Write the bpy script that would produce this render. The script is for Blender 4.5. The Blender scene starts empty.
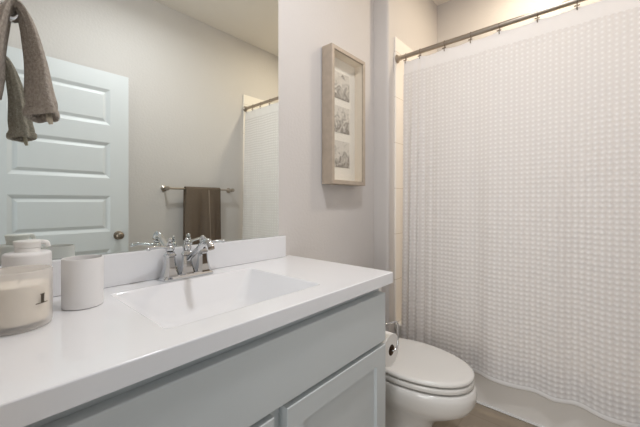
import bpy, bmesh, math, random
from mathutils import Vector, Matrix, noise
PI = math.pi
random.seed(7)
scene = bpy.context.scene
C = scene.collection

# ------------------------------------------------------------------ camera
cam_d = bpy.data.cameras.new('camera')
cam_d.sensor_width = 36.0
cam_d.lens = 317.0 / 640.0 * 36.0
cam_d.shift_y = -11.5 / 640.0
cam_d.clip_start = 0.02
cam = bpy.data.objects.new('camera', cam_d)
C.objects.link(cam)
cam.location = (0.0, -1.139, 1.13)
cam.rotation_euler = (PI / 2, 0, math.radians(-48.55))
scene.camera = cam

# ------------------------------------------------------------------ light and exposure
scene.view_settings.view_transform = 'Standard'
scene.view_settings.look = 'None'
scene.view_settings.gamma = 1.0
scene.view_settings.use_curve_mapping = False
scene.view_settings.exposure = 0.0

world = bpy.data.worlds.new('world')
scene.world = world
world.use_nodes = True
bg = world.node_tree.nodes['Background']
bg.inputs[0].default_value = (0.85, 0.93, 1.0, 1)
bg.inputs[1].default_value = 0.6


def area(name, loc, target, sx, sy, power, col, shape='RECTANGLE', spread=PI):
    d = bpy.data.lights.new(name, 'AREA')
    d.shape = shape
    d.size = sx
    d.size_y = sy
    d.energy = power
    d.color = col
    d.spread = spread
    o = bpy.data.objects.new(name, d)
    C.objects.link(o)
    o.location = loc
    o.rotation_euler = (Vector(target) - Vector(loc)).to_track_quat('-Z', 'Y').to_euler()
    return o


# ceiling light over the floor in front of the vanity
CZL = 2.655
LAMP_XY = (0.80, -0.85)
LAMP_STRENGTH = 17.0
area('ceiling_lamp_light', (0.80, -0.85, CZL), (0.80, -0.85, 0), 0.16, 0.16, 11.2, (0.97, 0.985, 1.03), 'DISK')
LAMP_COL = (0.95, 0.985, 1.05)
# recessed light over the tub
area('tub_downlight_light', (2.235, -0.86, 2.765), (2.235, -0.86, 0), 0.15, 0.15, 9.5, (1.0, 0.86, 0.66), 'DISK')
# added fill light beyond the open doorway, aimed to brighten the curtain
area('doorway_fill', (-0.85, -1.13, 0.95), (1.9, -0.95, 0.9), 0.72, 1.6, 3.4, (1.0, 0.98, 0.96), spread=math.radians(75))


# ------------------------------------------------------------------ materials
def mat(name, col, rough=0.5, metal=0.0, bump=0.0, bscale=100.0, spec=0.5, coat=0.0, var=0.0, vscale=8.0,
        detail=2.0, bdist=0.002):
    m = bpy.data.materials.new(name)
    m.use_nodes = True
    nt = m.node_tree
    p = nt.nodes['Principled BSDF']
    p.inputs['Base Color'].default_value = (*col, 1)
    p.inputs['Roughness'].default_value = rough
    p.inputs['Metallic'].default_value = metal
    p.inputs['Specular IOR Level'].default_value = spec
    p.inputs['Coat Weight'].default_value = coat
    tc = nt.nodes.new('ShaderNodeTexCoord')
    if bump > 0:
        n = nt.nodes.new('ShaderNodeTexNoise')
        n.inputs['Scale'].default_value = bscale
        n.inputs['Detail'].default_value = detail
        b = nt.nodes.new('ShaderNodeBump')
        b.inputs['Strength'].default_value = bump
        b.inputs['Distance'].default_value = bdist
        nt.links.new(tc.outputs['Object'], n.inputs['Vector'])
        nt.links.new(n.outputs['Fac'], b.inputs['Height'])
        nt.links.new(b.outputs['Normal'], p.inputs['Normal'])
    if var > 0:
        n = nt.nodes.new('ShaderNodeTexNoise')
        n.inputs['Scale'].default_value = vscale
        n.inputs['Detail'].default_value = 5
        r = nt.nodes.new('ShaderNodeValToRGB')
        r.color_ramp.elements[0].position = 0.3
        r.color_ramp.elements[1].position = 0.7
        r.color_ramp.elements[0].color = (*[c * (1 - var) for c in col], 1)
        r.color_ramp.elements[1].color = (*[min(1, c * (1 + var)) for c in col], 1)
        nt.links.new(tc.outputs['Object'], n.inputs['Vector'])
        nt.links.new(n.outputs['Fac'], r.inputs['Fac'])
        nt.links.new(r.outputs['Color'], p.inputs['Base Color'])
    return m


def srgb(r, g, b):
    f = lambda c: (c / 255 / 12.92) if c / 255 <= 0.04045 else ((c / 255 + 0.055) / 1.055) ** 2.4
    return (f(r), f(g), f(b))


M = {}
M['wall'] = mat('wall_paint', srgb(215, 210, 206), 0.75, bump=0.35, bscale=70, bdist=0.003)
M['ceiling'] = mat('ceiling_paint', srgb(240, 234, 226), 0.85, bump=0.3, bscale=80)
M['trim'] = mat('trim_paint', srgb(232, 232, 230), 0.45)
M['door'] = mat('door_paint', srgb(224, 227, 228), 0.4, bump=0.06, bscale=140)
M['cabinet'] = mat('cabinet_paint', srgb(206, 211, 212), 0.42, bump=0.04, bscale=120)
M['counter'] = mat('cultured_marble', srgb(238, 238, 240), 0.09, coat=0.3)
M['porcelain'] = mat('porcelain', srgb(233, 230, 225), 0.08, coat=0.3)
M['toilet_seat'] = mat('toilet_seat_plastic', srgb(232, 229, 223), 0.22)
M['tub'] = mat('tub_enamel', srgb(232, 228, 222), 0.14, coat=0.2)
M['chrome'] = mat('chrome', (0.63, 0.64, 0.65), 0.06, 1.0)
M['nickel'] = mat('brushed_nickel', srgb(178, 168, 156), 0.3, 1.0)
M['pewter'] = mat('aged_pewter', srgb(140, 128, 115), 0.3, 1.0)
M['frame'] = mat('frame_wood', srgb(182, 167, 150), 0.5, bump=0.15, bscale=60, var=0.08, vscale=30)
M['mat_board'] = mat('mat_board', srgb(248, 243, 235), 0.8)
M['lining'] = mat('frame_lining', srgb(236, 224, 208), 0.8)
M['backing'] = mat('frame_backing', srgb(96, 84, 72), 0.8)
M['towel'] = mat('taupe_terry', srgb(170, 161, 151), 0.95, bump=1.0, bscale=300, spec=0.1, var=0.22, vscale=160, detail=4, bdist=0.004)
M['towel_dark'] = mat('brown_terry', srgb(118, 104, 91), 0.95, bump=1.0, bscale=420, spec=0.1, var=0.12, vscale=200, detail=4, bdist=0.004)
M['towel_stripe'] = mat('brown_terry_border', srgb(146, 130, 114), 0.9, spec=0.1)
M['tag'] = mat('care_tag', srgb(200, 190, 172), 0.8)
M['ceramic'] = mat('matte_white_ceramic', srgb(236, 234, 233), 0.45)
M['plastic'] = mat('white_plastic', srgb(236, 234, 231), 0.35)
M['wax'] = mat('cream_wax', srgb(252, 242, 226), 0.5)
M['ink'] = mat('dark_print', srgb(70, 62, 50), 0.6)
M['paper'] = mat('toilet_tissue', srgb(240, 237, 232), 0.95, bump=0.4, bscale=200)
M['core'] = mat('cardboard_core', srgb(98, 76, 56), 0.9)
M['dark'] = mat('dark_gap', srgb(60, 56, 52), 0.8)
M['wick'] = mat('wick', srgb(70, 60, 52), 0.9)


def glass_mat(name, tint, fac_rough=0.02, haze=0.0):
    m = bpy.data.materials.new(name)
    m.use_nodes = True
    nt = m.node_tree
    nt.nodes.remove(nt.nodes['Principled BSDF'])
    out = nt.nodes['Material Output']
    tr = nt.nodes.new('ShaderNodeBsdfTransparent')
    tr.inputs[0].default_value = (*tint, 1)
    gl = nt.nodes.new('ShaderNodeBsdfGlossy')
    gl.inputs['Roughness'].default_value = fac_rough
    lw = nt.nodes.new('ShaderNodeLayerWeight')       # two-sided Schlick reflectance
    lw.inputs['Blend'].default_value = 0.5
    pw = nt.nodes.new('ShaderNodeMath')
    pw.operation = 'POWER'
    pw.inputs[1].default_value = 5.0
    fr = nt.nodes.new('ShaderNodeMath')
    fr.operation = 'MULTIPLY_ADD'
    fr.inputs[1].default_value = 0.92
    fr.inputs[2].default_value = 0.035
    nt.links.new(lw.outputs['Facing'], pw.inputs[0])
    nt.links.new(pw.outputs[0], fr.inputs[0])
    mx = nt.nodes.new('ShaderNodeMixShader')
    nt.links.new(fr.outputs[0], mx.inputs[0])
    nt.links.new(tr.outputs[0], mx.inputs[1])
    nt.links.new(gl.outputs[0], mx.inputs[2])
    last = mx
    if haze > 0:
        df = nt.nodes.new('ShaderNodeBsdfDiffuse')
        df.inputs[0].default_value = (0.97, 0.93, 0.88, 1)
        m2 = nt.nodes.new('ShaderNodeMixShader')
        m2.inputs[0].default_value = haze
        nt.links.new(mx.outputs[0], m2.inputs[1])
        nt.links.new(df.outputs[0], m2.inputs[2])
        last = m2
    nt.links.new(last.outputs[0], out.inputs['Surface'])
    return m


M['glass'] = glass_mat('clear_glass', (0.97, 0.97, 0.96))
M['jar_glass'] = glass_mat('candle_jar_glass', (0.99, 0.985, 0.975), 0.05, 0.27)

mm = bpy.data.materials.new('mirror_silver')
mm.use_nodes = True
p = mm.node_tree.nodes['Principled BSDF']
p.inputs['Base Color'].default_value = (0.825, 0.865, 0.835, 1)
p.inputs['Metallic'].default_value = 1
p.inputs['Roughness'].default_value = 0.0
M['mirror'] = mm

# waffle weave cotton, lets some light through
cm = bpy.data.materials.new('waffle_cotton')
cm.use_nodes = True
nt = cm.node_tree
nt.nodes.remove(nt.nodes['Principled BSDF'])
df = nt.nodes.new('ShaderNodeBsdfDiffuse')
df.inputs[0].default_value = (*srgb(245, 243, 242), 1)
tl = nt.nodes.new('ShaderNodeBsdfTranslucent')
tl.inputs[0].default_value = (*srgb(240, 238, 240), 1)
mx = nt.nodes.new('ShaderNodeMixShader')
mx.inputs[0].default_value = 0.38
nt.links.new(df.outputs[0], mx.inputs[1])
nt.links.new(tl.outputs[0], mx.inputs[2])
nt.links.new(mx.outputs[0], nt.nodes['Material Output'].inputs['Surface'])
cm2 = cm.copy()
# the open centre of every waffle cell is thinner than its ridges
tc = nt.nodes.new('ShaderNodeTexCoord')
sp = nt.nodes.new('ShaderNodeUVMap')
sx = nt.nodes.new('ShaderNodeSeparateXYZ')
nt.links.new(sp.outputs[0], sx.inputs[0])
hs = []
for ax in ('X', 'Y'):
    a = nt.nodes.new('ShaderNodeMath')
    a.operation = 'MULTIPLY'
    a.inputs[1].default_value = PI
    b = nt.nodes.new('ShaderNodeMath')
    b.operation = 'SINE'
    c = nt.nodes.new('ShaderNodeMath')
    c.operation = 'ABSOLUTE'
    nt.links.new(sx.outputs[ax], a.inputs[0])
    nt.links.new(a.outputs[0], b.inputs[0])
    nt.links.new(b.outputs[0], c.inputs[0])
    hs.append(c)
mu = nt.nodes.new('ShaderNodeMath')
mu.operation = 'MULTIPLY'
nt.links.new(hs[0].outputs[0], mu.inputs[0])
nt.links.new(hs[1].outputs[0], mu.inputs[1])
mr = nt.nodes.new('ShaderNodeMapRange')
mr.inputs['To Min'].default_value = 0.10
mr.inputs['To Max'].default_value = 0.40
nt.links.new(mu.outputs[0], mr.inputs['Value'])
nt.links.new(mr.outputs[0], mx.inputs[0])
# lit ridge knots and shaded recesses of the thinner weave, painted into the colour
co = []
for c in hs:
    q = nt.nodes.new('ShaderNodeMath')
    q.operation = 'MULTIPLY_ADD'
    q.inputs[1].default_value = -1.0
    q.inputs[2].default_value = 1.0
    nt.links.new(c.outputs[0], q.inputs[0])
    co.append(q)
kn = nt.nodes.new('ShaderNodeMath')
kn.operation = 'MULTIPLY'
nt.links.new(co[0].outputs[0], kn.inputs[0])
nt.links.new(co[1].outputs[0], kn.inputs[1])
cr = nt.nodes.new('ShaderNodeValToRGB')
cr.color_ramp.elements[0].color = (*srgb(233, 230, 228), 1)
cr.color_ramp.elements[1].color = (*srgb(254, 253, 252), 1)
cr.color_ramp.elements[1].position = 0.8
nt.links.new(kn.outputs[0], cr.inputs[0])
nt.links.new(cr.outputs[0], df.inputs[0])
M['curtain'] = cm
cm2.name = 'sheer_cotton'
for n_ in cm2.node_tree.nodes:
    if n_.type == 'MIX_SHADER':
        n_.inputs[0].default_value = 0.24
M['sheer'] = cm2

# floor: beige tile with thin grout
fm = mat('floor_tile', srgb(186, 172, 156), 0.4)
nt = fm.node_tree
p = nt.nodes['Principled BSDF']
tc = nt.nodes.new('ShaderNodeTexCoord')
br = nt.nodes.new('ShaderNodeTexBrick')
br.offset = 0.5
br.inputs['Color1'].default_value = (*srgb(160, 146, 128), 1)
br.inputs['Color2'].default_value = (*srgb(166, 152, 135), 1)
br.inputs['Mortar'].default_value = (*srgb(154, 140, 123), 1)
br.inputs['Scale'].default_value = 1.0
br.inputs['Mortar Size'].default_value = 0.004
br.inputs['Brick Width'].default_value = 0.6
br.inputs['Row Height'].default_value = 0.3
nt.links.new(tc.outputs['Object'], br.inputs['Vector'])
nt.links.new(br.outputs['Color'], p.inputs['Base Color'])
M['floor'] = fm

# wall tile of the tub surround: horizontal joints from object-space height
tm = mat('surround_tile', srgb(250, 244, 236), 0.25)
nt = tm.node_tree
p = nt.nodes['Principled BSDF']
tc = nt.nodes.new('ShaderNodeTexCoord')
sp = nt.nodes.new('ShaderNodeSeparateXYZ')
nt.links.new(tc.outputs['Object'], sp.inputs[0])
mo = nt.nodes.new('ShaderNodeMath')
mo.operation = 'FRACT'
ml = nt.nodes.new('ShaderNodeMath')
ml.operation = 'MULTIPLY'
ml.inputs[1].default_value = 1 / 0.305
nt.links.new(sp.outputs['Z'], ml.inputs[0])
nt.links.new(ml.outputs[0], mo.inputs[0])
gt = nt.nodes.new('ShaderNodeMath')
gt.operation = 'LESS_THAN'
gt.inputs[1].default_value = 0.013
nt.links.new(mo.outputs[0], gt.inputs[0])
mc = nt.nodes.new('ShaderNodeMix')
mc.data_type = 'RGBA'
mc.inputs[6].default_value = (*srgb(250, 244, 236), 1)
mc.inputs[7].default_value = (*srgb(222, 213, 200), 1)
nt.links.new(gt.outputs[0], mc.inputs[0])
nt.links.new(mc.outputs[2], p.inputs['Base Color'])
M['tile'] = tm

# pencil drawing on paper
pm = mat('pencil_drawing', (0.8, 0.78, 0.74), 0.8)
nt = pm.node_tree
p = nt.nodes['Principled BSDF']
tc = nt.nodes.new('ShaderNodeTexCoord')
nz = nt.nodes.new('ShaderNodeTexNoise')
nz.inputs['Scale'].default_value = 26
nz.inputs['Detail'].default_value = 6
nz.inputs['Distortion'].default_value = 1.6
rp = nt.nodes.new('ShaderNodeValToRGB')
e = rp.color_ramp.elements
e[0].position, e[0].color = 0.36, (*srgb(146, 139, 131), 1)
e[1].position, e[1].color = 0.60, (*srgb(226, 220, 212), 1)
nt.links.new(tc.outputs['Object'], nz.inputs['Vector'])
sz_ = nt.nodes.new('ShaderNodeSeparateXYZ')
nt.links.new(tc.outputs['Generated'], sz_.inputs[0])
ad = nt.nodes.new('ShaderNodeMath')           # the sketch is denser in its lower half
ad.operation = 'MULTIPLY_ADD'
ad.inputs[1].default_value = 0.26
nt.links.new(sz_.outputs['Z'], ad.inputs[0])
sb = nt.nodes.new('ShaderNodeMath')
sb.operation = 'SUBTRACT'
sb.inputs[1].default_value = 0.10
nt.links.new(nz.outputs['Fac'], sb.inputs[0])
nt.links.new(sb.outputs[0], ad.inputs[2])
nt.links.new(ad.outputs[0], rp.inputs['Fac'])
nt.links.new(rp.outputs['Color'], p.inputs['Base Color'])
M['drawing'] = pm


# ------------------------------------------------------------------ helpers
def wloc(o):
    v = Vector((0, 0, 0))
    while o is not None:
        v += o.location
        o = o.parent
    return v


def obj(name, bm, material, parent=None, smooth=False, origin=None, angle=40):
    """link bm (built in world coordinates) as ONE mesh object"""
    org = Vector(origin) if origin is not None else Vector((0, 0, 0))
    base = wloc(parent) if parent is not None else Vector((0, 0, 0))
    if parent is not None and origin is None:
        org = base
    bmesh.ops.translate(bm, verts=bm.verts, vec=-org)
    bmesh.ops.recalc_face_normals(bm, faces=bm.faces)
    me = bpy.data.meshes.new(name)
    if smooth:
        for f in bm.faces:
            f.smooth = True
        for ed in bm.edges:
            if len(ed.link_faces) == 2 and ed.calc_face_angle(0) > math.radians(angle):
                ed.smooth = False
    bm.to_mesh(me)
    bm.free()
    me.materials.append(material)
    o = bpy.data.objects.new(name, me)
    C.objects.link(o)
    if smooth and angle < 100:
        o.modifiers.new('normals', 'WEIGHTED_NORMAL').keep_sharp = True
    if parent is not None:
        o.parent = parent
        o.location = org - base
    else:
        o.location = org
    return o


def tag(o, label, cat, group=None):
    o['label'] = label
    o['category'] = cat
    if group:
        o['group'] = group
    return o


def thing(name, label, cat, loc, group=None):
    o = bpy.data.objects.new(name, None)
    o.empty_display_size = 0.05
    C.objects.link(o)
    o.location = loc
    return tag(o, label, cat, group)


def struct(name, bm, material, smooth=False, parent=None):
    o = obj(name, bm, material, parent, smooth)
    if parent is None:
        o['kind'] = 'structure'
    return o


def BM():
    return bmesh.new()


def add_box(bm, x0, x1, y0, y1, z0, z1, bev=0.0, seg=2):
    r = bmesh.ops.create_cube(bm, size=1)
    vs = r['verts']
    for v in vs:
        v.co = Vector((x0 + (v.co.x + .5) * (x1 - x0), y0 + (v.co.y + .5) * (y1 - y0), z0 + (v.co.z + .5) * (z1 - z0)))
    if bev > 0:
        es = list({e for v in vs for e in v.link_edges})
        bmesh.ops.bevel(bm, geom=es, offset=bev, segments=seg, affect='EDGES', profile=0.5)
    return bm


def box(x0, x1, y0, y1, z0, z1, bev=0.0, seg=2):
    return add_box(BM(), x0, x1, y0, y1, z0, z1, bev, seg)


def add_loft(bm, rings, cap0=True, cap1=True, closed=True):
    rows = [[bm.verts.new(p) for p in r] for r in rings]
    n = len(rows[0])
    for a, b in zip(rows, rows[1:]):
        for i in range(n if closed else n - 1):
            j = (i + 1) % n
            bm.faces.new((a[i], a[j], b[j], b[i]))
    if cap0:
        bm.faces.new(rows[0][::-1])
    if cap1:
        bm.faces.new(rows[-1])
    return bm


def add_lathe(bm, prof, c=(0, 0, 0), axis='Z', n=32, caps=(True, True)):
    rings = []
    for r, h in prof:
        ring = []
        for i in range(n):
            a = 2 * PI * (i + 0.5) / n
            u, v = r * math.cos(a), r * math.sin(a)
            if axis == 'Z':
                p = (u, v, h)
            elif axis == 'X':
                p = (h, u, v)
            else:
                p = (v, h, u)
            ring.append((c[0] + p[0], c[1] + p[1], c[2] + p[2]))
        rings.append(ring)
    return add_loft(bm, rings, *caps)


def lathe(prof, c=(0, 0, 0), axis='Z', n=32, caps=(True, True)):
    return add_lathe(BM(), prof, c, axis, n, caps)


def spline(pts, sub=6):
    P = [Vector(p) for p in pts]
    out = []
    for i in range(len(P) - 1):
        p0, p1, p2, p3 = P[max(i - 1, 0)], P[i], P[i + 1], P[min(i + 2, len(P) - 1)]
        for k in range(sub):
            t = k / sub
            out.append(0.5 * ((2 * p1) + (p2 - p0) * t + (2 * p0 - 5 * p1 + 4 * p2 - p3) * t * t
                              + (3 * p1 - p0 - 3 * p2 + p3) * t ** 3))
    out.append(P[-1])
    return out


def add_tube(bm, pts, r, n=12, up=(0, 0, 1), caps=(True, True)):
    P = [Vector(p) for p in pts]
    rs = r if isinstance(r, (list, tuple)) else [r] * len(P)
    if len(rs) != len(P):
        k = len(rs) - 1
        rr = []
        for i in range(len(P)):
            f = i / (len(P) - 1) * k
            a = min(int(f), k - 1)
            rr.append(rs[a] + (rs[a + 1] - rs[a]) * (f - a))
        rs = rr
    rings = []
    nrm = None
    for i, pt in enumerate(P):
        t = (P[min(i + 1, len(P) - 1)] - P[max(i - 1, 0)]).normalized()
        if nrm is None:
            u = Vector(up)
            if abs(u.dot(t)) > 0.9:
                u = Vector((1, 0, 0))
            nrm = (u - t * u.dot(t)).normalized()
        else:
            nrm = (nrm - t * nrm.dot(t)).normalized()
        b = t.cross(nrm)
        rings.append([pt + (nrm * math.cos(2 * PI * k / n) + b * math.sin(2 * PI * k / n)) * rs[i] for k in range(n)])
    return add_loft(bm, rings, *caps)


def tube(pts, r, n=12, **k):
    return add_tube(BM(), pts, r, n, **k)


def ball_prof(r, z, n=8):
    return [(max(1e-4, r * math.sin(PI * i / n)), z - r * math.cos(PI * i / n)) for i in range(n + 1)]


def add_torus(bm, c, R, r, axis='Y', n=24, m=10):
    rings = []
    for i in range(n):
        a = 2 * PI * i / n
        ring = []
        for k in range(m):
            b = 2 * PI * k / m
            q = R + r * math.cos(b)
            u, v, w = q * math.cos(a), q * math.sin(a), r * math.sin(b)
            p = {'Y': (u, w, v), 'X': (w, u, v), 'Z': (u, v, w)}[axis]
            ring.append((c[0] + p[0], c[1] + p[1], c[2] + p[2]))
        rings.append(ring)
    rows = [[bm.verts.new(p) for p in r_] for r_ in rings]
    for i in range(n):
        A, B = rows[i], rows[(i + 1) % n]
        for k in range(m):
            bm.faces.new((A[k], A[(k + 1) % m], B[(k + 1) % m], B[k]))
    return bm


# ------------------------------------------------------------------ the room
CZ = 2.79          # ceiling
YB, YF = 0.0, -1.625
XL, XR = 0.0, 2.667
XS, YS = 1.838, -0.106     # where the wall steps out to the tub
# mirror wall with its step and rounded outside corner
pts = [(-0.12, 0.12), (-0.12, 0.0), (XS, 0.0)]
for k in range(7):
    a = PI / 2 * k / 6
    pts.append((XS + 0.02 - 0.02 * math.cos(a), YS + 0.02 - 0.02 * math.sin(a)))
pts += [(XR + 0.12, YS), (XR + 0.12, 0.12)]
bm = BM()
add_loft(bm, [[(x, y, 0) for x, y in pts], [(x, y, CZ) for x, y in pts]])
struct('wall_back', bm, M['wall'], smooth=True)
struct('wall_right', box(XR, XR + 0.12, YF - 0.12, YS - 0.0005, 0, CZ), M['wall'])
struct('wall_front', box(-0.12, XR - 0.0005, YF - 0.12, YF, 0, CZ), M['wall'])
bm = BM()
add_box(bm, -0.12, 0, -0.74, -0.0005, 0, CZ)
add_box(bm, -0.12, 0, -1.535, -0.74, 2.075, CZ)
add_box(bm, -0.12, 0, YF + 0.0005, -1.535, 0, CZ)
struct('wall_left', bm, M['wall'])
struct('floor', box(-1.2, XR + 0.12, YF - 0.12, 0.12, -0.1, 0), M['floor'])
struct('ceiling', box(-0.12, XR + 0.12, YF - 0.12, 0.12, CZ, CZ + 0.1), M['ceiling'])
# door casing on the room side
bm = BM()
add_box(bm, 0.0, 0.016, -0.74, -0.675, 0, 2.14, 0.004)
add_box(bm, 0.0, 0.016, -1.60, -0.74, 2.075, 2.14, 0.004)
struct('trim_1', bm, M['trim'])
# tub surround panels (three walls)
bm = BM()
add_box(bm, 1.917, XR, YS - 0.012, YS, 0.325, 2.235, 0.003)
struct('trim_2', bm, M['tile'])
struct('trim_3', box(XR - 0.012, XR, YF + 0.0125, YS - 0.0125, 0.325, 2.235, 0.003), M['tile'])
struct('trim_4', box(1.917, XR, YF, YF + 0.012, 0.325, 2.235, 0.003), M['tile'])
# baseboards
struct('baseboard_back', box(1.043, XS - 0.0005, -0.014, -0.0005, 0.0005, 0.10, 0.004), M['trim'])
struct('baseboard_front', box(0.02, 1.914, YF + 0.0005, YF + 0.014, 0.0005, 0.10, 0.004), M['trim'])

# ------------------------------------------------------------------ bathtub
t = thing('bathtub', 'white bathtub behind the waffle shower curtain', 'bathtub', (2.29, -0.86, 0))
x0, x1, y0, y1, H = 1.92, XR - 0.0015, YF + 0.002, YS - 0.002, 0.322


def rrect(xa, xb, ya, yb, r, z, n=6):
    out = []
    for cx, cy, a0 in ((xb - r, yb - r, 0), (xa + r, yb - r, PI / 2), (xa + r, ya + r, PI), (xb - r, ya + r, 3 * PI / 2)):
        for k in range(n):
            a = a0 + PI / 2 * k / (n - 1)
            out.append((cx + r * math.cos(a), cy + r * math.sin(a), z))
    return out


rings = [rrect(x0 + 0.01, x1, y0, y1, 0.004, 0.0), rrect(x0 + 0.01, x1, y0, y1, 0.004, 0.03),
         rrect(x0 + 0.012, x1, y0, y1, 0.004, H - 0.05), rrect(x0, x1, y0, y1, 0.004, H - 0.035),
         rrect(x0, x1, y0, y1, 0.006, H - 0.008), rrect(x0 + 0.008, x1 - 0.004, y0 + 0.004, y1 - 0.004, 0.01, H),
         rrect(x0 + 0.075, x1 - 0.06, y0 + 0.09, y1 - 0.07, 0.12, H), rrect(x0 + 0.09, x1 - 0.075, y0 + 0.105, y1 - 0.085, 0.12, H - 0.02),
         rrect(x0 + 0.12, x1 - 0.11, y0 + 0.2, y1 - 0.11, 0.12, 0.09), rrect(x0 + 0.17, x1 - 0.16, y0 + 0.27, y1 - 0.17, 0.1, 0.06)]
obj('tub_shell', add_loft(BM(), rings), M['tub'], t, True)
obj('floor_caulk', box(1.917, 1.931, y0, y1, 0.0005, 0.008, 0.003), M['trim'], t)

# ------------------------------------------------------------------ shower curtain rod, rings, curtain
RX, RZ = 1.935, 2.088
t = thing('curtain_rod', 'brushed nickel shower curtain rod spanning the tub', 'curtain rod', (RX, -0.86, RZ))
obj('rod', lathe([(0.0142, YF + 0.0125), (0.0142, YS - 0.0125)], (RX, 0, RZ), 'Y', 20), M['nickel'], t, True)
for ya, sgn in ((YS - 0.0122, -1), (YF + 0.0122, 1)):
    obj('flange', lathe([(0.027, ya), (0.027, ya + sgn * 0.006), (0.021, ya + sgn * 0.012), (0.0165, ya + sgn * 0.016), (0.0165, ya + sgn * 0.03), (0.0126, ya + sgn * 0.032)], (RX, 0, RZ), 'Y', 24), M['nickel'], t, True)

# curtain
YA, YZ = -0.170, -1.595
ZT, ZH = RZ - 0.034, 0.180
hook_y = [-0.185, -0.283, -0.437, -0.585, -0.731, -0.902, -1.058, -1.205, -1.345, -1.470, -1.575]
CELL = 0.0238


def cx(y, z):
    f = (ZT - z) / (ZT - ZH)
    s = (y - YA)
    amp = 0.004 + 0.014 * min(1, f * 1.6)
    w = math.sin(s * 2 * PI / 0.232 + 0.6 + 0.35 * math.sin(f * 3)) * 0.55 + math.sin(s * 2 * PI / 0.145 + 2.0) * 0.3 \
        + 0.3 * math.sin(s * 2 * PI / 0.41 + 1.0)
    # tighter pleats near the wall end
    q = math.exp(-((s + 0.10) / 0.10) ** 2)
    w += q * 0.7 * math.sin(s * 2 * PI / 0.055)
    return RX - 0.004 - 0.047 * f + amp * w


def top_z(y):
    # droop between hooks
    for a, b in zip(hook_y, hook_y[1:]):
        if b <= y <= a:
            u = (y - b) / (a - b)
            return ZT - 0.009 * 4 * u * (1 - u)
    return ZT


def hemw(y):
    return 0.004 * math.sin((y - YA) * 2 * PI / 0.21 + 1.0) + 0.003 * math.sin((y - YA) * 2 * PI / 0.37)


def build_curtain(z_hi_off, z_lo, waffle, cz):
    bm = BM()
    ny = int((YA - YZ) / CELL * 5)
    rows = []
    zhi = ZT - z_hi_off
    nz_ = max(4, int((zhi - z_lo) / CELL * (5 if waffle else 5)))
    for k in range(nz_ + 1):
        row = []
        for i in range(ny + 1):
            y = YA + (YZ - YA) * i / ny
            fz = k / nz_
            top = top_z(y) - z_hi_off if z_hi_off == 0 else zhi
            z = top + (z_lo - top) * fz
            if z_lo < 0.3:
                z -= fz ** 6 * hemw(y)
            h = 0
            if waffle:
                a, b = i / 5.0, k / 5.0
                h = 0.0024 * (abs(math.cos(PI * a)) ** 2 + abs(math.cos(PI * b)) ** 2)
            else:
                h = 0.0008 * math.sin(y * 70 + z * 35)
            row.append(bm.verts.new((cx(y, z) - h - 0.002, y, z)))
        rows.append(row)
    uv = bm.loops.layers.uv.new('UVMap')
    for k, (A, B) in enumerate(zip(rows, rows[1:])):
        for i in range(ny):
            f = bm.faces.new((A[i], A[i + 1], B[i + 1], B[i]))
            for lp, (a, b) in zip(f.loops, ((i, k), (i + 1, k), (i + 1, k + 1), (i, k + 1))):
                lp[uv].uv = (a / 5.0, b / 5.0)
    return bm


t = thing('shower_curtain', 'white waffle weave shower curtain hanging in front of the tub', 'curtain', (1.90, -0.86, ZH))
wz0 = ZT - 0.085
obj('waffle_panel', build_curtain(0.085, ZH + 0.018, True, 0), M['curtain'], t, True, angle=180)
obj('top_band', build_curtain(0, wz0, False, 0), M['sheer'], t, True, angle=180)
# hem
bm = BM()
ny = 240
rr = []
for off, dz in ((-0.006, 0.02), (-0.0065, 0.002), (-0.002, -0.003), (0.003, 0.002), (0.0022, 0.02)):
    row = []
    for i in range(ny + 1):
        y = YA + (YZ - YA) * i / ny
        z = ZH + dz - hemw(y) * (0.9 if dz > 0.01 else 1)
        row.append(bm.verts.new((cx(y, z) + off, y, z)))
    rr.append(row)
for A, B in zip(rr, rr[1:]):
    for i in range(ny):
        bm.faces.new((A[i], A[i + 1], B[i + 1], B[i]))
obj('hem', bm, M['curtain'], t, True, angle=180)

place = ['nearest the vanity-side wall', 'second from the vanity-side wall', 'third from the vanity-side wall', 'fourth from the vanity-side wall',
         'fifth from the vanity-side wall', 'sixth from the vanity-side wall', 'seventh from the vanity-side wall']


def make_hook(y, label):
    h = thing('curtain_hook', label, 'curtain hook', (RX, y, RZ), 'hooks along the curtain rod')
    bm = BM()
    add_torus(bm, (RX, y, RZ), 0.0165, 0.0014, 'Y', 24, 6)
    obj('ring', bm, M['pewter'], h, True)
    bm = BM()
    add_tube(bm, [(RX - 0.006, y, RZ - 0.016), (RX - 0.012, y, RZ - 0.028), (RX - 0.014, y, RZ - 0.046), (RX - 0.009, y, RZ - 0.05)], 0.0022, 8)
    obj('stem', bm, M['pewter'], h, True)
    bm = BM()
    add_tube(bm, [(RX - 0.014, y - 0.011, RZ - 0.032), (RX - 0.0145, y, RZ - 0.033), (RX - 0.014, y + 0.011, RZ - 0.032)], 0.0032, 8)
    obj('crossbar', bm, M['pewter'], h, True)
    return h


h0 = make_hook(hook_y[0], 'small pewter curtain hook on the rod, ' + place[0])
for i, y in enumerate(hook_y[1:], 1):
    c = h0.copy()
    C.objects.link(c)
    c.location = (RX, y, RZ)
    c['label'] = 'small pewter curtain hook on the rod, ' + place[i] if i < 7 else 'small pewter curtain hook on the rod beyond the right edge of view'
    for ch in h0.children:
        d = ch.copy()
        C.objects.link(d)
        d.parent = c

# ------------------------------------------------------------------ mirror
t = thing('wall_mirror', 'large frameless wall mirror above the backsplash', 'mirror', (0.494, -0.003, 0.972))
obj('mirror_glass', box(0.002, 0.988, -0.006, -0.0008, 0.9715, 2.25), M['mirror'], t)
obj('mirror_edge', box(0.9882, 0.9895, -0.006, -0.0008, 0.9715, 2.25), M['trim'], t)

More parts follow.
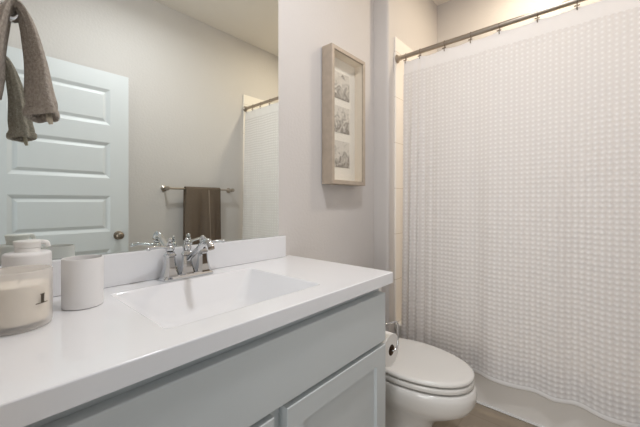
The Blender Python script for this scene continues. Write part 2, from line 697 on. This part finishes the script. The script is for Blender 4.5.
# ------------------------------------------------------------------ vanity cabinet
CT = 0.87           # countertop height
CF = -0.547         # face of doors
t = thing('vanity_cabinet', 'pale grey painted vanity cabinet under the white countertop', 'cabinet', (0.52, -0.27, 0))
bm = BM()
add_box(bm, 0.001, 0.017, -0.495, -0.002, 0.10, CT - 0.0412)
add_box(bm, 1.026, 1.042, -0.495, -0.002, 0.10, CT - 0.0412)
add_box(bm, 0.017, 1.026, -0.495, -0.002, 0.10, 0.116)
add_box(bm, 0.017, 1.026, -0.008, -0.002, 0.116, CT - 0.0412)
for a, b, c, d in ((0.001, 0.055, 0.10, CT - 0.0412), (0.985, 1.042, 0.10, CT - 0.0412), (0.485, 0.555, 0.14, 0.60), (0.055, 0.985, 0.60, 0.64), (0.055, 0.985, 0.785, CT - 0.0412), (0.055, 0.985, 0.10, 0.14)):
    add_box(bm, a, b, -0.514, -0.495, c, d)
add_box(bm, 0.001, 1.042, -0.46, -0.002, 0.0, 0.10)
obj('cabinet_body', bm, M['cabinet'], t)
obj('drawer_front', box(0.02, 1.036, CF, -0.5145, 0.622, 0.797, 0.003), M['cabinet'], t)


def shaker(x0, x1, z0, z1):
    bm = BM()
    rail = 0.06
    L = [(x0, x1, z0, z1, -0.5145), (x0, x1, z0, z1, CF + 0.002), (x0 + 0.002, x1 - 0.002, z0 + 0.002, z1 - 0.002, CF),
         (x0 + rail, x1 - rail, z0 + rail, z1 - rail, CF), (x0 + rail + 0.002, x1 - rail - 0.002, z0 + rail + 0.002, z1 - rail - 0.002, CF + 0.011)]
    rings = [[(a, y, c), (b, y, c), (b, y, d), (a, y, d)] for a, b, c, d, y in L]
    return add_loft(bm, rings)


for xa, xb in ((0.02, 0.504), (0.546, 1.036)):
    obj('cabinet_door', shaker(xa, xb, 0.13, 0.607), M['cabinet'], t)

# ------------------------------------------------------------------ countertop with basin and backsplash
t = thing('countertop', 'glossy white countertop with integrated rectangular basin', 'countertop', (0.53, -0.28, CT - 0.040))
X0, X1, Y0, Y1 = 0.001, 1.067, -0.562, -0.001
bx0, bx1, by0, by1 = 0.279, 0.753, -0.475, -0.106


def rect(a, b, c, d, z, r=0.001, n=5):
    return rrect(a, b, c, d, r, z, n)


rings = [rect(X0 + 0.3, X1 - 0.3, Y0 + .1, Y1 - .1, CT - 0.0402), rect(X0, X1, Y0, Y1, CT - 0.0402, 0.004), rect(X0, X1, Y0, Y1, CT - 0.0035, 0.004)]
for k in range(1, 5):
    a = PI / 2 * k / 4
    q = 0.0035 * (1 - math.cos(a))
    rings.append(rect(X0 + q * 0.2, X1 - q, Y0 + q, Y1 - q * 0.2, CT - 0.0035 + 0.0035 * math.sin(a), 0.004))
rings.append(rect(bx0 - 0.004, bx1 + 0.004, by0 - 0.004, by1 + 0.004, CT, 0.014))
rings[0] = rect(bx0 - 0.01, bx1 + 0.01, by0 - 0.01, by1 + 0.01, CT - 0.0402, 0.014)
obj('slab', add_loft(BM(), rings, False, False), M['counter'], t, True, angle=50)
rings = []
for q, z, r in ((-0.004, 0, .014), (-0.001, -0.001, .014), (0.002, -0.005, .016), (0.02, -0.03, .025), (0.06, -0.078, .04), (0.075, -0.092, .045), (0.10, -0.102, .05), (0.14, -0.106, .04)):
    rings.append(rect(bx0 + q * 1.15, bx1 - q * 1.15, by0 + q * 0.8, by1 - q * 0.85, CT + z, r))
obj('basin', add_loft(BM(), rings, False, True), M['counter'], t, True, angle=60)
bm = box(X0 + 0.0, 1.022, -0.021, Y1, CT + 0.0002, 0.9705, 0.003)
obj('backsplash', bm, M['counter'], t, True)
obj('drain', lathe([(0.001, CT - 0.1058), (0.021, CT - 0.1055), (0.021, CT - 0.103), (0.016, CT - 0.1015), (0.001, CT - 0.100)], (0.53, -0.29, 0), 'Z', 24), M['chrome'], t, True)

# ------------------------------------------------------------------ faucet
FX, FY = 0.521, -0.060
t = thing('faucet', 'chrome two handle faucet with flared columns behind the basin', 'faucet', (FX, FY, CT))
Z = CT + 0.0004


def oct_rings(L, cx_, cy_):
    """square-ish column with cut corners; L = (halfx, halfy, z)"""
    out = []
    for a, b, z in L:
        k = 0.55
        out.append([(cx_ + sx, cy_ + sy, z) for sx, sy in ((a, -b * k), (a, b * k), (a * k, b), (-a * k, b), (-a, b * k), (-a, -b * k), (-a * k, -b), (a * k, -b))])
    return out


bm = BM()
add_loft(bm, [rrect(FX - a, FX + a, FY - b, FY + b, 0.010, Z + z, 4) for a, b, z in ((0.088, 0.029, 0), (0.088, 0.029, 0.006), (0.084, 0.026, 0.012), (0.080, 0.022, 0.015))])
obj('base_plate', bm, M['chrome'], t, True, angle=25)
col = [(0.026, 0.026, 0.010), (0.025, 0.025, 0.018), (0.0215, 0.0215, 0.028), (0.018, 0.018, 0.042), (0.0155, 0.0155, 0.058), (0.0145, 0.0145, 0.075),
       (0.0175, 0.0175, 0.079), (0.0175, 0.0175, 0.084), (0.013, 0.013, 0.088), (0.012, 0.012, 0.093)]
for s in (-1, 1):
    hx = FX + s * 0.058
    obj('handle_column', add_loft(BM(), oct_rings([(a, b, Z + z) for a, b, z in col], hx, FY)), M['chrome'], t, True, angle=20)
    hd = obj('handle', lathe([(0.010, Z + 0.0935), (0.014, Z + 0.099), (0.015, Z + 0.106), (0.011, Z + 0.113), (0.007, Z + 0.115), (0.0105, Z + 0.118), (0.0105, Z + 0.122), (0.005, Z + 0.125)]
                             + ball_prof(0.0075, Z + 0.132)[1:], (hx, FY, 0), 'Z', 20), M['chrome'], t, True, angle=60)
    pts = spline([(hx + s * 0.010, FY - 0.002, Z + 0.108), (hx + s * 0.03, FY - 0.006, Z + 0.112), (hx + s * 0.055, FY - 0.012, Z + 0.115), (hx + s * 0.073, FY - 0.016, Z + 0.112)], 5)
    bm = tube(pts, [0.0055, 0.0045, 0.005, 0.0065], 12)
    add_lathe(bm, ball_prof(0.0068, 0), (hx + s * 0.075, FY - 0.0165, Z + 0.112), 'X', 12)
    obj('lever', bm, M['chrome'], hd, True, angle=60)
obj('spout_column', add_loft(BM(), oct_rings([(a * 0.95, b * 0.95, Z + z * 0.98) for a, b, z in col], FX, FY)), M['chrome'], t, True, angle=20)
sp = obj('finial', lathe([(0.011, Z + 0.0915), (0.014, Z + 0.097), (0.0145, Z + 0.105), (0.010, Z + 0.112), (0.0065, Z + 0.114), (0.010, Z + 0.117), (0.010, Z + 0.120), (0.004, Z + 0.122)]
                         + ball_prof(0.007, Z + 0.128)[1:], (FX, FY, 0), 'Z', 20), M['chrome'], t, True, angle=60)
pts = spline([(FX, FY - 0.006, Z + 0.060), (FX, FY - 0.045, Z + 0.083), (FX, FY - 0.088, Z + 0.108), (FX, FY - 0.122, Z + 0.131), (FX, FY - 0.147, Z + 0.133), (FX, FY - 0.162, Z + 0.116)], 7)
obj('spout', tube(pts, [0.0085, 0.009, 0.0095, 0.0098, 0.010, 0.0105], 18, up=(1, 0, 0)), M['chrome'], t, True, angle=60)
d = Vector((0, -0.010, -0.022)).normalized()
e0 = Vector((FX, FY - 0.162, Z + 0.116))
obj('aerator', tube([e0 - d * 0.002, e0 + d * 0.006], 0.0098, 18), M['pewter'], t, True)

# ------------------------------------------------------------------ tumbler, soap dispenser, candle
tx, ty = 0.203, -0.165
bm = lathe([(0.0005, CT + 0.0006), (0.0405, CT + 0.0006), (0.043, CT + 0.003), (0.0432, CT + 0.118), (0.0425, CT + 0.121), (0.0405, CT + 0.121), (0.0398, CT + 0.118), (0.0390, CT + 0.008), (0.0005, CT + 0.006)], (tx, ty, 0), 'Z', 48)
o = obj('tumbler', bm, M['ceramic'], None, True, origin=(tx, ty, CT), angle=50)
tag(o, 'plain white cylindrical tumbler on the countertop, left of the faucet', 'tumbler')

dx, dy = 0.106, -0.110
t = thing('soap_dispenser', 'white round soap dispenser with pump, behind the candle', 'soap dispenser', (dx, dy, CT))
obj('bottle', lathe([(0.0005, CT + 0.0006), (0.0415, CT + 0.0006), (0.0445, CT + 0.004), (0.0445, CT + 0.133), (0.0435, CT + 0.138), (0.040, CT + 0.1405), (0.024, CT + 0.142), (0.0005, CT + 0.142)], (dx, dy, 0), 'Z', 48), M['ceramic'], t, True, angle=50)
obj('collar', lathe([(0.0235, CT + 0.1421), (0.0235, CT + 0.150), (0.022, CT + 0.1515), (0.0005, CT + 0.1515)], (dx, dy, 0), 'Z', 36, (True, True)), M['plastic'], t, True, angle=50)
ph = obj('pump_head', lathe([(0.0245, CT + 0.1517), (0.0250, CT + 0.160), (0.0265, CT + 0.163), (0.0265, CT + 0.1665), (0.025, CT + 0.168), (0.0005, CT + 0.1685)], (dx, dy, 0), 'Z', 36), M['plastic'], t, True, angle=50)
pts = [(dx + 0.015, dy - 0.005, CT + 0.1625), (dx + 0.028, dy - 0.009, CT + 0.1625), (dx + 0.034, dy - 0.011, CT + 0.160), (dx + 0.036, dy - 0.012, CT + 0.151)]
obj('nozzle', tube(spline(pts, 4), [0.0065, 0.0058, 0.0052, 0.005], 14), M['plastic'], ph, True, angle=60)

kx, ky = 0.079, -0.234
t = thing('candle', 'cream wax candle in a clear glass jar at the left end of the countertop', 'candle', (kx, ky, CT))
R = 0.0545
HJ = 0.120
bm = lathe([(0.0005, CT + 0.0006), (0.048, CT + 0.0006), (0.0525, CT + 0.004), (R, CT + 0.010), (R, CT + HJ - 0.003), (R - 0.001, CT + HJ), (R - 0.0035, CT + HJ), (R - 0.0045, CT + HJ - 0.003),
            (R - 0.0045, CT + 0.017), (R - 0.010, CT + 0.0125), (0.0005, CT + 0.0125)], (kx, ky, 0), 'Z', 56)
obj('jar', bm, M['jar_glass'], t, True, angle=50)
obj('wax', lathe([(0.0005, CT + 0.0132), (R - 0.0108, CT + 0.0132), (R - 0.0052, CT + 0.018), (R - 0.0052, CT + 0.089), (R - 0.010, CT + 0.0905), (0.0005, CT + 0.091)], (kx, ky, 0), 'Z', 56), M['wax'], t, True, angle=50)
obj('wick', tube([(kx, ky, CT + 0.089), (kx + 0.001, ky, CT + 0.098)], 0.001, 6), M['wick'], t)
# printed mark on the jar: a dark upright stem standing on a thin slanting bar
bm = BM()


def patch(a0, a1, f_lo, f_hi, n=8):
    rows = []
    for r in (R + 0.0001, R + 0.0005):
        for fz in (f_lo, f_hi):
            rows.append([bm.verts.new((kx + r * math.cos(a0 + (a1 - a0) * i / n), ky + r * math.sin(a0 + (a1 - a0) * i / n), fz(i / n))) for i in range(n + 1)])
    lo0, hi0, lo1, hi1 = rows
    for A, B in ((lo1, hi1), (hi1, hi0), (hi0, lo0), (lo0, lo1)):
        for i in range(n):
            bm.faces.new((A[i], A[i + 1], B[i + 1], B[i]))


am = math.radians(-54)
zc = 0.9315
bar = lambda s: (lambda u: zc - 0.0095 + 0.0 * u + s)
patch(am - 0.24, am + 0.21, lambda u: zc - 0.0092, lambda u: zc - 0.0075)
patch(am - 0.06, am + 0.065, lambda u: zc - 0.0075, lambda u: zc + 0.0088)
patch(am - 0.08, am + 0.085, lambda u: zc + 0.0088, lambda u: zc + 0.0105)
obj('printed_mark', bm, M['ink'], t)

# ------------------------------------------------------------------ wall hook and hand towel
HY = -0.19
t = thing('wall_hook', 'chrome robe hook on the left wall above the countertop', 'hook', (0.0, HY, 1.575))
obj('back_plate', lathe([(0.024, 0.0006), (0.024, 0.006), (0.020, 0.010), (0.010, 0.012)], (0, HY, 1.5860), 'X', 24), M['chrome'], t, True)
bm = tube(spline([(0.010, HY, 1.5860), (0.03, HY, 1.5790), (0.048, HY, 1.5540), (0.060, HY, 1.5290), (0.074, HY, 1.5240), (0.084, HY, 1.5360)], 6), [0.0085, 0.0075, 0.0075, 0.008, 0.008, 0.007], 14)
obj('hook_arm', bm, M['chrome'], t, True)
obj('hook_tip', lathe(ball_prof(0.0085, 0), (0.0835, HY, 1.5440), 'Z', 16), M['chrome'], t, True)
bm = tube(spline([(0.0115, HY, 1.5930), (0.028, HY, 1.6020), (0.046, HY, 1.6180), (0.054, HY, 1.6410)], 5), 0.0055, 14)
obj('upper_prong', bm, M['chrome'], t, True)

path = [(0.034, 1.352), (0.040, 1.40), (0.047, 1.46), (0.058, 1.52), (0.066, 1.546), (0.077, 1.556), (0.090, 1.540), (0.101, 1.505), (0.113, 1.44), (0.119, 1.375), (0.122, 1.350), (0.1225, 1.338), (0.123, 1.329)]
P = spline([(x, 0, z) for x, z in path], 6)
wa = [0.020, 0.019, 0.016, 0.011, 0.009, 0.009, 0.010, 0.013, 0.018, 0.023, 0.025, 0.026, 0.027]
wb = [0.050, 0.048, 0.044, 0.034, 0.026, 0.024, 0.027, 0.034, 0.044, 0.052, 0.055, 0.056, 0.058]


def interp(L, f):
    f *= len(L) - 1
    i = min(int(f), len(L) - 2)
    return L[i] + (L[i + 1] - L[i]) * (f - i)


rings = []
for i, q in enumerate(P):
    f = i / (len(P) - 1)
    tan = (P[min(i + 1, len(P) - 1)] - P[max(i - 1, 0)]).normalized()
    nr = Vector((tan.z, 0, -tan.x))
    a, b = interp(wa, f), interp(wb, f)
    if f > 0.93:
        a *= 1.05
        b *= 1.03
    ring = []
    N = 56
    for k in range(N):
        ph_ = 2 * PI * k / N
        fold = 1 + 0.13 * math.sin(4 * ph_ + 0.8 + 1.5 * f) + 0.08 * math.sin(7 * ph_ + 2 * f)
        nn = noise.noise(Vector((math.cos(ph_) * 2, math.sin(ph_) * 2, f * 9))) * 0.12
        ring.append(Vector((q.x, HY, q.z)) + nr * (a * math.cos(ph_) * (fold + nn)) + Vector((0, 1, 0)) * (b * math.sin(ph_) * (fold + nn)))
    rings.append(ring)
bm = add_loft(BM(), rings, False, False)
tw = thing('hand_towel', 'taupe terry hand towel draped over the chrome wall hook', 'towel', (0.08, HY, 1.325))
o = obj('towel_cloth', bm, M['towel'], tw, True, angle=180)
md = o.modifiers.new('thick', 'SOLIDIFY')
md.thickness = 0.006
md.offset = -1
# hem roll at the hanging end
bm = BM()
hem_r = rings[-1]
n = len(hem_r)
m_ = 8
rows = []
for k in range(n):
    c_ = hem_r[k]
    out = (c_ - P[-1].copy() - Vector((0, HY, 0)))
    out.z = 0
    out.normalize()
    rows.append([bm.verts.new(c_ + out * (0.0035 * math.cos(2 * PI * j / m_) - 0.002) + Vector((0, 0, 0.009 * math.sin(2 * PI * j / m_)))) for j in range(m_)])
for k in range(n):
    A, B = rows[k], rows[(k + 1) % n]
    for j in range(m_):
        bm.faces.new((A[j], A[(j + 1) % m_], B[(j + 1) % m_], B[j]))
obj('hem', bm, M['towel'], tw, True, angle=180)
obj('care_tag', add_tube(BM(), [(0.130, HY - 0.014, 1.335), (0.132, HY - 0.018, 1.318), (0.135, HY - 0.017, 1.306)], [0.005, 0.006, 0.004], 6), M['tag'], tw)

# ------------------------------------------------------------------ framed shadow box
fx0, fx1, fz0, fz1, fd = 1.300, 1.618, 1.228, 1.975, -0.076
t = thing('picture_frame', 'deep wooden shadow box frame with three small grey drawings above the toilet', 'picture frame', (1.459, 0, fz0))
bm = BM()
rw = 0.022
L = [(0, -0.006), (0, fd + 0.002), (0.002, fd), (rw - 0.001, fd), (rw, fd + 0.002), (rw, -0.012)]
rings = [[(fx0 + q, y, fz0 + q), (fx1 - q, y, fz0 + q), (fx1 - q, y, fz1 - q), (fx0 + q, y, fz1 - q)] for q, y in L]
add_loft(bm, rings, False, False)
obj('frame_moulding', bm, M['frame'], t)
obj('back_board', box(fx0 + 0.008, fx1 - 0.008, -0.0118, -0.001, fz0 + 0.008, fz1 - 0.008), M['backing'], t)
obj('mat_board', box(fx0 + rw, fx1 - rw, -0.0135, -0.0121, fz0 + rw, fz1 - rw), M['mat_board'], t)
lin = BM()
q = rw + 0.0005
qq = rw + 0.002
for (a, b, c, d_) in ((fx0 + q, fx0 + qq, fz0 + q, fz1 - q), (fx1 - qq, fx1 - q, fz0 + q, fz1 - q)):
    add_box(lin, a, b, -0.066, -0.0138, c, d_)
for (c, d_) in ((fz0 + q, fz0 + qq), (fz1 - qq, fz1 - q)):
    add_box(lin, fx0 + qq, fx1 - qq, -0.066, -0.0138, c, d_)
obj('inner_lining', lin, M['lining'], t)
for zc_ in (1.800, 1.606, 1.406):
    pr = obj('drawing', box(1.372, 1.538, -0.0155, -0.0137, zc_ - 0.076, zc_ + 0.076), M['drawing'], t)
obj('glass_pane', box(fx0 + rw + 0.0003, fx1 - rw - 0.0003, fd + 0.006, fd + 0.008, fz0 + rw + 0.0003, fz1 - rw - 0.0003), M['glass'], t)

# ------------------------------------------------------------------ toilet
TX = 1.382
t = thing('toilet', 'white porcelain toilet with closed lid between vanity and tub', 'toilet', (TX, -0.4, 0))


def egg(hw, yb, ym, yf, z, wb_=0.8, n=40, sx=0.0):
    """outline: straight-ish back at yb, widest at ym, rounded front at yf"""
    out = []
    for k in range(n):
        a = 2 * PI * k / n
        c_, s_ = math.cos(a), math.sin(a)
        if s_ < 0:
            y = ym + (ym - yf) * s_
            x = hw * (abs(c_) ** 0.92) * (1 if c_ > 0 else -1)
        else:
            e_ = 0.45
            y = ym + (yb - ym) * (s_ ** 0.7)
            x = hw * (abs(c_) ** e_) * (1 if c_ > 0 else -1) * (1 - (1 - wb_) * s_)
        out.append((TX + x, y, z))
    return out


yf = -0.752
LT = 0.412
bowl = [egg(0.115, -0.10, -0.36, -0.60, 0.0, 0.95), egg(0.115, -0.10, -0.36, -0.60, 0.02, 0.95), egg(0.100, -0.10, -0.36, -0.575, 0.05, 0.95), egg(0.099, -0.10, -0.37, -0.575, 0.12, 0.95),
        egg(0.106, -0.11, -0.40, -0.595, 0.17, 0.92), egg(0.122, -0.11, -0.43, -0.648, 0.208, 0.88), egg(0.143, -0.12, -0.45, -0.700, 0.237, 0.85), egg(0.163, -0.13, -0.46, -0.740, 0.267, 0.82),
        egg(0.178, -0.14, -0.47, -0.759, 0.300, 0.8), egg(0.184, -0.15, -0.47, -0.763, 0.332, 0.8), egg(0.183, -0.15, -0.47, -0.757, 0.354, 0.8), egg(0.176, -0.155, -0.47, -0.746, 0.362, 0.8)]
obj('bowl', add_loft(BM(), bowl), M['porcelain'], t, True, angle=60)
g = 0.0062
SZ = 0.362 + g
seat = [egg(0.176, -0.267, -0.47, yf + 0.004, SZ), egg(0.179, -0.264, -0.47, yf + 0.001, SZ + 0.002), egg(0.180, -0.263, -0.47, yf, SZ + 0.011), egg(0.179, -0.264, -0.47, yf + 0.001, SZ + 0.019), egg(0.175, -0.268, -0.47, yf + 0.006, SZ + 0.022)]
obj('seat', add_loft(BM(), seat), M['toilet_seat'], t, True, angle=60)
zl = SZ + 0.022 + g
lid = [egg(0.177, -0.259, -0.47, yf + 0.003, zl), egg(0.180, -0.256, -0.47, yf, zl + 0.002), egg(0.180, -0.255, -0.47, yf, zl + 0.009), egg(0.177, -0.258, -0.47, yf + 0.003, zl + 0.015), egg(0.170, -0.268, -0.47, yf + 0.015, zl + 0.019), egg(0.10, -0.33, -0.47, yf + 0.10, zl + 0.022)]
obj('lid', add_loft(BM(), lid), M['toilet_seat'], t, True, angle=60)
for s in (-1, 1):
    obj('hinge', box(TX + s * 0.075 - 0.018, TX + s * 0.075 + 0.018, -0.262, -0.232, 0.3625, 0.405, 0.005), M['toilet_seat'], t, True)
obj('tank', add_loft(BM(), [rrect(TX - a, TX + a, -b, -0.02, 0.03, z) for a, b, z in ((0.20, 0.185, 0.365), (0.215, 0.20, 0.38), (0.225, 0.212, 0.70))]), M['porcelain'], t, True, angle=60)
obj('tank_lid', add_loft(BM(), [rrect(TX - a, TX + a, -b, -0.012, 0.03, z) for a, b, z in ((0.225, 0.215, 0.7005), (0.232, 0.221, 0.706), (0.232, 0.221, 0.728), (0.222, 0.212, 0.737))]), M['porcelain'], t, True, angle=60)
fl = obj('flush_lever', lathe([(0.012, -0.2095), (0.012, -0.222), (0.006, -0.226)], (TX - 0.16, 0, 0.64), 'Y', 16), M['chrome'], t, True)
obj('lever_arm', tube([(TX - 0.16, -0.224, 0.64), (TX - 0.12, -0.228, 0.637), (TX - 0.09, -0.228, 0.632)], [0.005, 0.0045, 0.006], 10), M['chrome'], fl, True)

# ------------------------------------------------------------------ toilet paper holder and roll
px, py, pz = 1.110, -0.480, 0.553
t = thing('toilet_paper_holder', 'chrome wire toilet paper holder on the side of the vanity', 'toilet paper holder', (1.0424, py, 0.66))
obj('mount_plate', box(1.0424, 1.049, py - 0.01, py + 0.04, 0.645, 0.685, 0.003), M['chrome'], t, True)
wire = spline([(1.048, py + 0.015, 0.668), (1.052, py - 0.03, 0.668), (1.075, py - 0.055, 0.667), (1.115, py - 0.062, 0.665), (1.134, py - 0.063, 0.655), (1.139, py - 0.063, 0.63), (1.138, py - 0.063, 0.585), (1.130, py - 0.062, 0.563), (px + 0.008, py - 0.06, 0.5535), (px, py - 0.048, 0.5525), (px, py + 0.045, 0.5525)], 6)
obj('wire_arm', tube(wire, 0.0030, 10), M['chrome'], t, True, angle=80)
rl = thing('toilet_paper_roll', 'white toilet paper roll hanging on the wire holder beside the toilet', 'toilet paper', (px, py, pz))
rr_ = 0.062
core = 0.021
obj('tissue', lathe([(core, py - 0.05), (rr_ - 0.001, py - 0.05), (rr_, py - 0.049), (rr_, py + 0.049), (rr_ - 0.001, py + 0.05), (core, py + 0.05)], (px, 0, pz), 'Y', 48, (False, False)), M['paper'], rl, True)
obj('core', lathe([(core - 0.0003, py - 0.0505), (core - 0.0003, py + 0.0505), (core - 0.0015, py + 0.0505), (core - 0.0015, py - 0.0505)], (px, 0, pz), 'Y', 32, (False, False)), M['core'], rl, True)

# ------------------------------------------------------------------ door seen in the mirror
DX0, DX1, DY = 0.062, 0.824, -1.500
t = thing('panel_door', 'white five panel door standing open against the wall behind, seen in the mirror', 'door', (DX0, DY - 0.0175, 0.012))
bm = BM()
pans = [(0.16 + i * 0.379, 0.16 + i * 0.379 + 0.257) for i in range(5)]
zs = [0.012] + [z for p_ in pans for z in p_] + [2.055]
xs = [DX0, DX0 + 0.116, DX1 - 0.116, DX1]


def quad(a, b, c, d_):
    bm.faces.new([bm.verts.new(v) for v in (a, b, c, d_)])


for i in range(3):
    for j in range(len(zs) - 1):
        a, b, c_, d_ = xs[i], xs[i + 1], zs[j], zs[j + 1]
        if i == 1 and j % 2 == 1:
            prev = None
            loops = [(0, 0), (0.004, 0.0015), (0.022, 0.011), (0.028, 0.011), (0.046, 0.003)]
            L = [[(a + q, DY - y, c_ + q), (b - q, DY - y, c_ + q), (b - q, DY - y, d_ - q), (a + q, DY - y, d_ - q)] for q, y in loops]
            for A, B in zip(L, L[1:]):
                for k in range(4):
                    quad(A[k], A[(k + 1) % 4], B[(k + 1) % 4], B[k])
            quad(*L[-1])
        else:
            quad((a, DY, c_), (b, DY, c_), (b, DY, d_), (a, DY, d_))
bk = DY - 0.035
quad((DX0, bk, zs[0]), (DX1, bk, zs[0]), (DX1, bk, zs[-1]), (DX0, bk, zs[-1]))
for (a, b) in (((DX0, zs[0]), (DX1, zs[0])), ((DX1, zs[0]), (DX1, zs[-1])), ((DX1, zs[-1]), (DX0, zs[-1])), ((DX0, zs[-1]), (DX0, zs[0]))):
    quad((a[0], DY, a[1]), (b[0], DY, b[1]), (b[0], bk, b[1]), (a[0], bk, a[1]))
bmesh.ops.remove_doubles(bm, verts=bm.verts, dist=0.0001)
obj('door_leaf', bm, M['door'], t)
kb = obj('knob', lathe([(0.0005, DY + 0.062)] + [(0.026 * math.sin(a) + 0.0005, DY + 0.042 + 0.020 * math.cos(a)) for a in [PI * i / 12 for i in range(1, 11)]] + [(0.011, DY + 0.02), (0.011, DY + 0.009)], (0.757, 0, 0.888), 'Y', 28), M['pewter'], t, True, angle=60)
obj('rose', lathe([(0.031, DY + 0.0003), (0.031, DY + 0.005), (0.026, DY + 0.009), (0.0005, DY + 0.010)], (0.757, 0, 0.888), 'Y', 28), M['pewter'], kb, True)
obj('latch_plate', box(DX1 + 0.0002, DX1 + 0.0016, DY - 0.03, DY - 0.006, 0.86, 0.916), M['pewter'], t)

# ------------------------------------------------------------------ towel bar and bath towel seen in the mirror
BY, BZ = -1.555, 1.244
t = thing('towel_bar', 'brushed nickel towel bar on the wall behind, seen in the mirror', 'towel bar', (1.42, YF, BZ))
obj('bar', lathe([(0.0085, 1.122), (0.0085, 1.758)], (0, BY, BZ), 'X', 16), M['nickel'], t, True)
for x in (1.130, 1.748):
    po = obj('post', lathe([(0.025, YF + 0.0006), (0.025, YF + 0.006), (0.018, YF + 0.011), (0.011, YF + 0.016), (0.010, YF + 0.045), (0.0165, YF + 0.055), (0.0185, BY), (0.0165, BY + 0.014), (0.006, BY + 0.019)], (x, 0, BZ), 'Y', 24), M['nickel'], t, True)
t = thing('bath_towel', 'brown bath towel folded over the bar on the wall behind, seen in the mirror', 'towel', (1.44, BY, 0.72))
rings = []
ta, tb = 1.277, 1.606
bm = BM()
nx = 40
prof = []
for k in range(15):
    prof.append((BY + 0.020, 0.74 + (BZ - 0.74) * k / 14))
for k in range(1, 8):
    a = PI * k / 8
    prof.append((BY + 0.020 * math.cos(a), BZ + 0.016 * math.sin(a)))
for k in range(15):
    prof.append((BY - 0.020, BZ - (BZ - 0.80) * k / 14))
rows = []
for i in range(nx + 1):
    x = ta + (tb - ta) * i / nx
    r_ = []
    for (y, z) in prof:
        drop = max(0, (BZ - z)) / 0.5
        w = (0.004 + 0.012 * drop) * min(1, drop * 6) * math.sin(x * 38 + 0.5 + drop) + 0.007 * drop * math.sin(x * 83) + 0.004 * min(1, drop * 4) * (1 if x > 1.49 else 0)
        r_.append(bm.verts.new((x + 0.012 * drop * (i / nx - 0.5), y + (w if y > BY else -abs(w) * 0.2), z)))
    rows.append(r_)
for A, B in zip(rows, rows[1:]):
    for k in range(len(prof) - 1):
        bm.faces.new((A[k], A[k + 1], B[k + 1], B[k]))
o = obj('towel_cloth', bm, M['towel_dark'], t, True, angle=180)
md = o.modifiers.new('thick', 'SOLIDIFY')
md.thickness = 0.009
md.offset = 0
bm = tube([(1.487 + 0.014 * k / 8, BY + 0.027 + 0.008 * k / 8, BZ - 0.005 - 0.47 * k / 8) for k in range(9)], 0.006, 8)
obj('folded_edge', bm, M['towel_stripe'], t, True)

# ------------------------------------------------------------------ the lamps themselves (above the frame)
em = bpy.data.materials.new('lamp_diffuser')
em.use_nodes = True
p = em.node_tree.nodes['Principled BSDF']
p.inputs['Base Color'].default_value = (0.9, 0.88, 0.84, 1)
p.inputs['Emission Color'].default_value = (1, 0.93, 0.82, 1)
p.inputs['Emission Strength'].default_value = 2.0
M['lamp'] = em
t = thing('ceiling_light', 'round flush ceiling light above the floor beside the vanity', 'ceiling light', (*LAMP_XY, CZ))
obj('pan', lathe([(0.12, CZ - 0.0005), (0.12, CZ - 0.015), (0.11, CZ - 0.022), (0.001, CZ - 0.022)], (*LAMP_XY, 0), 'Z', 40), M['nickel'], t, True)
em2 = em.copy()
em2.name = 'bright_diffuser'
p = em2.node_tree.nodes['Principled BSDF']
p.inputs['Emission Color'].default_value = (*LAMP_COL, 1)
p.inputs['Emission Strength'].default_value = LAMP_STRENGTH
obj('diffuser', lathe([(0.09, CZ - 0.0225), (0.09, CZ - 0.075), (0.085, CZ - 0.095), (0.07, CZ - 0.112), (0.045, CZ - 0.124), (0.02, CZ - 0.129), (0.001, CZ - 0.130)], (*LAMP_XY, 0), 'Z', 40), em2, t, True)
t = thing('recessed_light', 'round recessed ceiling light above the tub', 'ceiling light', (2.235, -0.86, CZ))
obj('trim_ring', lathe([(0.10, CZ - 0.0005), (0.10, CZ - 0.006), (0.08, CZ - 0.012), (0.078, CZ - 0.0005)], (2.235, -0.86, 0), 'Z', 40, (False, False)), M['trim'], t, True)
obj('lens', lathe([(0.077, CZ - 0.001), (0.077, CZ - 0.006), (0.001, CZ - 0.008)], (2.235, -0.86, 0), 'Z', 40), M['lamp'], t, True)
